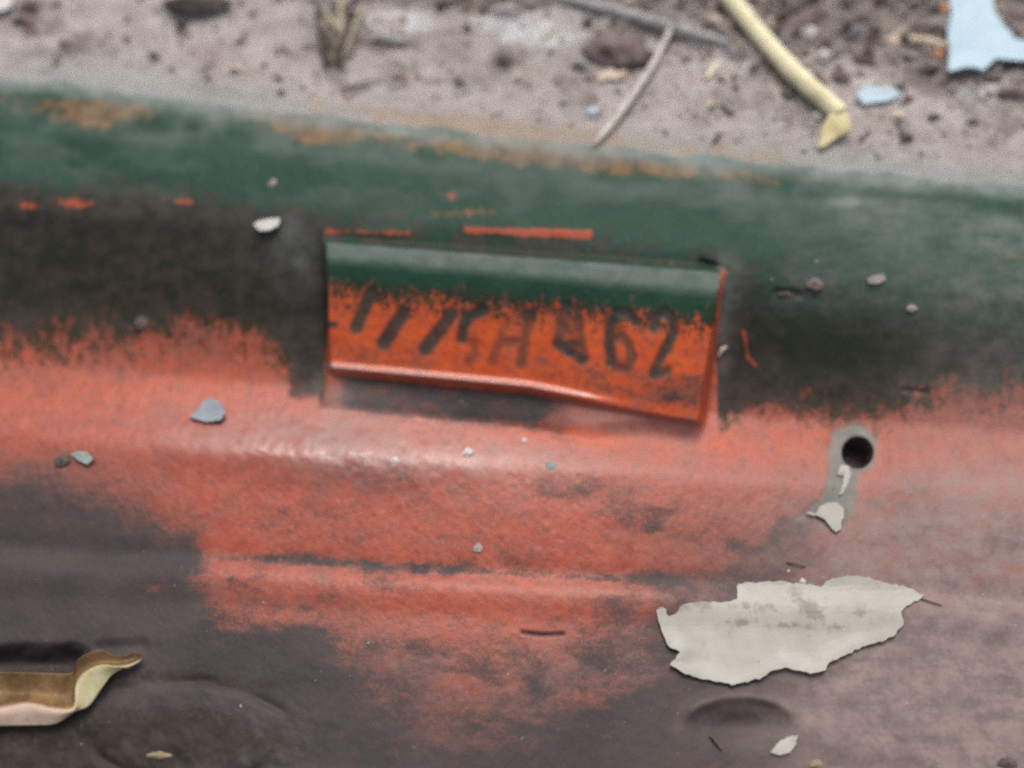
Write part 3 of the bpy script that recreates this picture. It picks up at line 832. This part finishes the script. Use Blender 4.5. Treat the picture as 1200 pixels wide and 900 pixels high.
tag(stick('straw_bit', [(827, 92, .5, 2.0), (834, 84, .6, 3.0), (842, 73, .5, 2.4)], M_STRAW, 14, 7, .05), 'short pale straw bit between the white twig and the yellow stalk', 'straw')
tag(stick('beige_twig', [(1064, 46, .9, 4), (1084, 49, 1.0, 6), (1106, 55, .9, 5), (1112, 57, .7, 3)], M_BEIGE, 15, 8, .1), 'short beige twig beside the left edge of the large blue flake', 'twig')
tag(stick('dark_twig', [(906, 22, .9, 4), (930, 12, 1.0, 7), (950, -4, 1.0, 8), (966, -20, .9, 7)], M_CLOD, 16, 8, .15), 'dark rotten twig in the litter right of the yellow stalk', 'twig')
tag(stick('brown_bark', [(920, 36, .6, 10), (940, 26, .8, 13), (955, 12, .7, 9)], M_STONE, 17, 8, .15, flat=.5), 'brown bark piece lying under the dark rotten twig', 'bark')
def things(rows, base_name, mat_group):
    for i, (x, y, rx, ry, rz, mat, rot, lab, cat) in enumerate(rows):
        o = lump(base_name, x, y, rx, ry, rz, mat, 30 + i + len(base_name), rot, .38, 2, .5, True)
        tag(o, lab, cat, mat_group)
things([
    (1097, 64, 9, 6, 5, M_ORANGE, 10, 'orange chip touching the left edge of the large blue flake', 'chip'),
    (1106, 12, 7, 10, 6, M_ORANGE, 20, 'tall orange chip above the beige twig', 'chip'),
    (1045, 48, 9, 8, 5, M_BEIGE, 30, 'peach chip in the litter left of the beige twig', 'chip'),
    (1053, 136, 8, 6, 4, M_BEIGE, 0, 'cream crumb just below the small blue flake', 'chip'),
    (1100, 30, 13, 7, 6, M_PEBBLE, 10, 'pale grey chip between the two orange chips', 'chip'),
    (965, 66, 8, 9, 6, M_WHITE, 0, 'whitish chip right of the yellow stalk middle', 'chip'),
    (957, 137, 7, 5, 4, M_WHITE, 30, 'white crumb touching the bent straw end', 'chip'),
    (944, 137, 4, 4, 3, M_PEBBLE, 0, 'tiny grey crumb left of the white crumb by the straw', 'chip'),
    (946, 38, 12, 8, 6, M_WHITE, 30, 'pale chip lying against the brown bark piece', 'chip'),
    (836, 24, 9, 6, 5, M_BEIGE, 40, 'tan chip above the far end of the grey twig', 'chip'),
    (736, 3, 8, 6, 5, M_BEIGE, 0, 'tan chip at the top edge above the grey twig', 'chip'),
], 'loose_chip', 'loose chips in the soil litter')
things([
    (590, 72, 11, 9, 6, M_CLOD, 20, 'small dark clod alone in the pale soil', 'clod'),
    (228, 6, 42, 13, 12, M_CLOD, 0, 'wide dark clod at the top edge of the left soil', 'clod'),
    (35, 10, 12, 9, 7, M_CLOD, 0, 'dark clod beside the white corner flake', 'clod'),
    (35, 38, 9, 7, 3, M_STONE, 0, 'small brown clod below the white corner flake', 'clod'),
    (458, 46, 22, 6, 5, M_GTWIG, 8, 'flat grey clod right of the dry grass tuft', 'clod'),
    (594, 16, 20, 11, 8, M_PEBBLE, 0, 'grey lump in the whitish soil at top centre', 'clod'),
    (688, 28, 8, 9, 6, M_CLOD, 0, 'dark clod just above the brown stone', 'clod'),
    (690, 93, 7, 5, 3, M_STONE, 0, 'brown crumb to the lower left of the brown stone', 'clod'),
    (922, 112, 9, 8, 5, M_CLOD, 0, 'dark clod to the left of the lower yellow stalk', 'clod'),
    (902, 72, 9, 6, 4, M_CLOD, 30, 'dark clod close beside the middle of the yellow stalk', 'clod'),
    (1063, 118, 12, 4, 4, M_CLOD, -30, 'dark sliver at the right end of the small blue flake', 'clod'),
    (1094, 138, 8, 5, 4, M_CLOD, -20, 'dark crumb right of the cream crumb', 'clod'),
    (862, 58, 14, 7, 5, M_STONE, -10, 'brown clod at the buried end of the grey twig', 'clod'),
    (794, 45, 15, 7, 6, M_STONE, 0, 'brown clod below the grey twig by the white twig top', 'clod'),
    (1072, 68, 18, 8, 6, M_PEBBLE, 10, 'grey lump below the beige twig', 'clod'),
    (985, 90, 12, 9, 6, M_STONE, 0, 'brown clod right of the bend of the yellow stalk', 'clod'),
    (1190, 110, 22, 7, 6, M_STONE, 10, 'brown clod below the right end of the large blue flake', 'clod'),
    (1165, 95, 16, 6, 5, M_CLOD, 10, 'dark clod under the torn point of the large blue flake', 'clod'),
    (1010, 20, 16, 9, 7, M_STONE, -20, 'brown lump at the top edge between straw and blue flake', 'clod'),
    (1194, 20, 14, 12, 7, M_STONE, -20, 'brown lump in the notch of the large blue flake', 'clod'),
    (1015, 70, 17, 7, 5, M_STONE, 12, 'brown lump left of the peach chip', 'clod'),
    (540, 108, 14, 5, 3, M_GTWIG, -14, 'faint grey crumb on the slope above the rusty green edge', 'clod'),
], 'soil_clod', 'clods on the soil bank')

# dry grass tuft: clod and blades
gt = empty('grass_tuft', pt(392, 50)); gt['_o'] = list(gt.location)
tag(gt, 'dry brown grass tuft with pale strands standing in the left soil', 'grass tuft')
rs = np.random.RandomState(5)
for i in range(11):
    x0 = 390 + rs.uniform(-13, 13); y0 = 74 + rs.uniform(-34, 10)
    dx = rs.uniform(-26, 34); L = rs.uniform(30, 95)
    stick('blade', [(x0, y0, .5, 2.6), (x0 + dx * .4 + rs.uniform(-5, 5), y0 - L * .4, 1.6 + rs.uniform(0, .8), 3.2), (x0 + dx * .8, y0 - L * .75, 1.8 + rs.uniform(-1, .8), 2.4), (x0 + dx, y0 - L, 1.2, 1.0)],
          M_DRYGRASS if i % 3 else M_CLOD, 60 + i, 6, .05, gt, .5)
import bmesh
o = lump('root_clod', 397, 46, 13, 34, 9, M_CLOD, 77, 10, .4, 2, .3)
o.parent = gt; o.location = Vector(o.location) - Vector(gt.location)

# grit nobody could count, thick in the litter and thin elsewhere
def scatter(name, n, mats, region, sizes, seed, lab=None):
    rs = np.random.RandomState(seed)
    Vs, Fs, mi = [], [], []
    tet = np.array([(1, 0, -.4), (-.5, .87, -.4), (-.5, -.87, -.4), (.35, .1, .75), (-.2, -.25, .7), (0, .4, .6)])
    hull = [(0, 3, 4, 2), (0, 1, 5, 3), (1, 2, 4, 5), (3, 5, 4), (0, 2, 1)]
    k = 0
    while k < n:
        x = rs.uniform(-120, 1320); y = rs.uniform(-120, 900)
        if rs.rand() > region(x, y): continue
        c = pt(x, y); m = mm_per_px(x, y) * MM
        r = sizes(rs) * m; a = rs.uniform(0, 6.28)
        q = tet * (1 + rs.uniform(-.35, .35, tet.shape)) * np.array([1, rs.uniform(.4, .9), rs.uniform(.4, .8)]) * r
        ca, sa = math.cos(a), math.sin(a)
        q = np.stack([q[:, 0] * ca - q[:, 1] * sa, q[:, 0] * sa + q[:, 1] * ca, q[:, 2]], -1) + c + np.array([0, 0, .15 * r])
        b = 6 * k
        Vs.append(q); Fs += [tuple(b + i for i in f) for f in hull]
        mi += [rs.randint(len(mats))] * len(hull)
        k += 1
    o = mesh_obj(name, np.concatenate(Vs), Fs, mats[0], smooth=False)
    for m_ in mats[1:]: o.data.materials.append(m_)
    o.data.polygons.foreach_set('material_index', mi)
    tag(o, kind='stuff')
    return o
def vr(x, y): return float(vrow(np.array([x]), np.array([y]))[0])
def litter_region(x, y):
    if vr(x, y) > 140: return 0
    d_ = float(np.clip((110 - (y - .10 * (x - 950))) / 90, 0, 1))
    return .10 + .90 * d_ * float(np.clip((x - 600) / 230, 0, 1)) + (.5 if y < 14 and x > 380 else 0)
scatter('soil_grit', 4200, [M_STONE, M_CLOD, M_PEBBLE, M_PEBBLE, M_STONE, M_BEIGE, M_GTWIG], litter_region, lambda r: 1.8 + min(r.exponential(3.2), 14), 91)
scatter('dust_specks', 100, [M_WHITE, M_PEBBLE, M_CREAM], lambda x, y: 0 if vr(x, y) < 180 or (380 < x < 850 and 280 < y < 440) else (.15 + .85 * (x > 380) * (y > 300)), lambda r: .8 + r.exponential(.55), 92)

# ------------------------------------------------------------------ on the casing
tag(flake('pale_chip', [(297, 263), (304, 258), (318, 256), (328, 255), (326, 264), (316, 269), (304, 270)], M_WHITE, lambda x, y: .5 + 0 * x, .4, 4, .1, 5, 20, flat=.5), 'small white chip on the dark green left of the pad', 'chip')
tag(flake('paint_flake', [(221, 487), (232, 481), (238, 470), (247, 466), (259, 472), (264, 484), (258, 492), (243, 494), (230, 491)], M_BGREY, lambda x, y: .5 + .6 * ss(240, 262, x), .4, 4, .5, 3, 21, flat=.4), 'dull grey blue paint flake on the red paint left of the pad', 'paint flake')
tag(flake('paint_flake', [(83, 532), (92, 528), (103, 530), (109, 538), (103, 544), (92, 540)], M_GREENCHIP, lambda x, y: .3 + 0 * x, .4, 4, .4, 3, 22), 'small grey green paint flake on the red near the left edge', 'paint flake')
tag(lump('dirt_crumb', 74, 540, 10, 7, 4, M_CLOD, 41, 0, .35), 'brown dirt crumb beside the small grey green flake', 'dirt crumb')
tag(lump('dirt_crumb', 165, 378, 8, 9, 4, M_CLOD, 42, 0, .4), 'black fleck on the red and dark border at left', 'dirt crumb')
tag(lump('dirt_crumb', 955, 333, 10, 8, 5, M_STONE, 43, 0, .35), 'round brown crumb on the grey shelf right of the pad', 'dirt crumb')
tag(lump('dirt_crumb', 920, 346, 12, 4, 4, M_CLOD, 44, 0, .35), 'dark elongated crumb beside the round brown crumb', 'dirt crumb')
tag(lump('grit_grain', 548, 531, 7, 6.5, 4, M_WHITE, 45, 0, .35), 'white grit grain on the red bulge below the pad', 'grit')
tag(lump('grit_grain', 614, 517, 3.5, 4, 3, M_WHITE, 46, 0, .35), 'tiny white grain right of the larger white grain', 'grit')
tag(lump('grit_grain', 645, 546, 6, 5, 2, M_BGREY, 47, 0, .4), 'grey grain on the red bulge right of the white grains', 'grit')
tag(lump('grit_grain', 560, 642, 6, 5, 2, M_PEBBLE, 48, 0, .4), 'grey grain on the red just above the long groove', 'grit')
tag(lump('grit_grain', 320, 215, 5, 5, 3, M_PEBBLE, 49, 0, .4), 'pale grain on the green band above the white chip', 'grit')
tag(lump('grit_grain', 463, 540, 5, 5, 3, M_WHITE, 50, 0, .4), 'pale grain in the wrinkled red paint below the pad', 'grit')
tag(flake('pale_chip', [(1016, 326), (1024, 322), (1036, 321), (1038, 328), (1030, 332), (1018, 332)], M_PEBBLE, lambda x, y: .1 + 0 * x, .3, 4, .1, 4, 23), 'dusty grey beige chip on the green band right of the pad', 'chip')
tag(lump('grit_grain', 1068, 361, 6, 5, 3, M_PEBBLE, 51, 0, .4), 'pale grain on the grey green at right below the dusty chip', 'grit')
tag(lump('grit_grain', 187, 885, 15, 3.5, 2, M_OCHRE, 52, 0, .4), 'ochre sliver on the dark dished patch near the leaf', 'grit')
tag(lump('grit_grain', 956, 896, 9, 5, 4, M_OCHRE, 53, 0, .4), 'ochre grain at the bottom edge right of the boss', 'grit')
tag(lump('dirt_crumb', 1180, 894, 11, 6, 4, M_CLOD, 54, 0, .4), 'dark crumb at the bottom right corner of the casing', 'dirt crumb')
tag(lump('grit_grain', 940, 682, 3.5, 3.5, 3, M_WHITE, 55, 0, .3), 'white grain at the top edge of the cream patch', 'grit')

# dead leaf, curled: rows run along the leaf, columns across it
def leaf():
    # (x, y, height over the surface in mm) for back edge, valley, rim of the fold, foot of the fold
    C = [
        [(-150, 800, 3.0), (-150, 822, .9), (-150, 830, 4.0), (-150, 856, 2.2)],
        [(-70, 792, 3.2), (-70, 818, .8), (-70, 834, 4.2), (-70, 858, 2.0)],
        [(-8, 788, 3.2), (-6, 812, .8), (-6, 832, 4.3), (-4, 851, 2.0)],
        [(28, 788, 3.0), (30, 812, .7), (32, 826, 4.5), (32, 850, 1.8)],
        [(60, 789, 2.6), (62, 815, .6), (64, 832, 4.2), (64, 848, 1.9)],
        [(84, 788, 2.8), (83, 812, .8), (86, 830, 3.6), (88, 834, 2.4)],
        [(90, 774, 3.6), (88, 796, 1.6), (89, 806, 4.6), (104, 827, 1.8)],
        [(104, 765, 4.2), (96, 786, 2.2), (99, 790, 5.0), (118, 808, 2.0)],
        [(120, 762, 4.2), (116, 776, 2.6), (119, 780, 5.0), (130, 792, 2.2)],
        [(134, 768, 3.4), (134, 776, 2.6), (138, 781, 4.0), (143, 784, 2.6)],
        [(148, 768, 3.0), (148, 774, 2.2), (150, 780, 3.0), (150, 783, 2.4)],
        [(158, 764, 3.2), (158, 771, 2.2), (162, 775, 2.8), (160, 778, 2.2)],
        [(165, 767, 3.4), (165, 769, 3.2), (166, 771, 3.2), (165, 773, 2.8)],
    ]
    C = np.array(C, float)
    nu, nv_ = 84, 28
    def cr(P_, t):
        n = len(P_); i = min(int(t), n - 2); f = t - i
        p0, p1, p2, p3 = P_[max(i - 1, 0)], P_[i], P_[i + 1], P_[min(i + 2, n - 1)]
        return .5 * (2 * p1 + (p2 - p0) * f + (2 * p0 - 5 * p1 + 4 * p2 - p3) * f * f + (3 * p1 - p0 - 3 * p2 + p3) * f ** 3)
    G = np.zeros((nu, nv_, 3))
    fold = np.zeros((nu, nv_)); along = np.zeros((nu, nv_))
    for a in range(nu):
        row = cr(C, a / (nu - 1) * (len(C) - 1))
        for b in range(nv_):
            s_ = b / (nv_ - 1) * 3
            G[a, b] = cr(row, s_)
            fold[a, b] = np.clip((s_ - 1.75) / .3, 0, 1)
            along[a, b] = np.clip((G[a, b, 0] - 70) / 30, 0, 1)
    hx = height(G[..., 0], G[..., 1], False)
    # the leaf bridges the added dip instead of following it
    hb = np.maximum(hx, np.percentile(hx, 60))
    hb = np.full(hx.shape, float(np.percentile(hx, 75)))
    Z = hb + G[..., 2] * .6 + .10 * vnoise(G[..., 0], G[..., 1], 14, 80, 3)
    T = place(G[..., 0], G[..., 1], Z).reshape(-1, 3)
    B = T - np.array([0, 0, .12 * MM])
    F = []
    n = nu * nv_
    for a in range(nu - 1):
        for b in range(nv_ - 1):
            i = a * nv_ + b
            F.append((i, i + 1, i + 1 + nv_, i + nv_)); F.append((n + i, n + i + nv_, n + i + 1 + nv_, n + i + 1))
    edge = [a * nv_ for a in range(nu)] + [(nu - 1) * nv_ + b for b in range(1, nv_)] + [a * nv_ + nv_ - 1 for a in range(nu - 2, -1, -1)] + [b for b in range(nv_ - 2, 0, -1)]
    for k in range(len(edge)):
        a, b = edge[k], edge[(k + 1) % len(edge)]
        F.append((a, b, b + n, a + n))
    s = NB('dead_leaf_skin')
    nz = s.noise(1.6, 5, .6); big = s.noise(6, 4, .6, off=.3)
    inner = s.mix(s.step(big, .35, .65), (.10, .052, .014), (.22, .125, .05))
    inner = s.mix(s.math('MULTIPLY', s.step(nz, .5, .7), .5), inner, (.09, .045, .015))
    inner = s.mix(s.math('MULTIPLY', s.step(s.noise(.8, 5, .7, off=.9), .56, .7), .6), inner, (.36, .24, .11))
    under = s.mix(s.attr('along'), s.mix(s.step(nz, .3, .7), (.56, .40, .30), (.64, .48, .38)), s.mix(s.step(nz, .3, .7), (.50, .44, .22), (.62, .56, .34)))
    under = s.mix(s.math('MULTIPLY', s.step(s.noise(.9, 5, .7, off=.55), .54, .7), .55), under, (.30, .19, .09))
    col = s.mix(s.attr('fold'), inner, under)
    s.out(col, .6, s.math('ADD', nz, big), .4, .15)
    o = mesh_obj('dead_leaf', np.concatenate([T, B]), F, s.m, None, {'fold': np.tile(fold.ravel(), 2), 'along': np.tile(along.ravel(), 2)})
    tag(o, 'curled brown dead leaf with a folded cream rim at the left edge', 'leaf')
leaf()

# a few hairs and splinters
tag(stick('fibre', [(1074, 700, .2, .9), (1090, 705, .4, .9), (1104, 709, .3, .7)], M_CLOD, 70, 5, 0), 'dark hair off the right tip of the cream patch', 'fibre')
tag(stick('fibre', [(922, 659, .2, .9), (932, 661, .4, .9), (944, 664, .2, .7)], M_CLOD, 71, 5, 0), 'dark hair just above the top edge of the cream patch', 'fibre')
tag(stick('splinter', [(832, 862, .3, 1.6), (838, 868, .6, 2.0), (846, 879, .3, 1.2)], M_CLOD, 72, 5, .1), 'dark splinter inside the round boss at lower right', 'splinter')
tag(stick('splinter', [(842, 418, .3, 2), (846, 410, .5, 2.6), (852, 407, .4, 1.5)], M_BEIGE, 73, 5, .1), 'pale splinter close to the right side of the pad', 'splinter')

for o in list(S.objects):
    if '_o' in o: del o['_o']
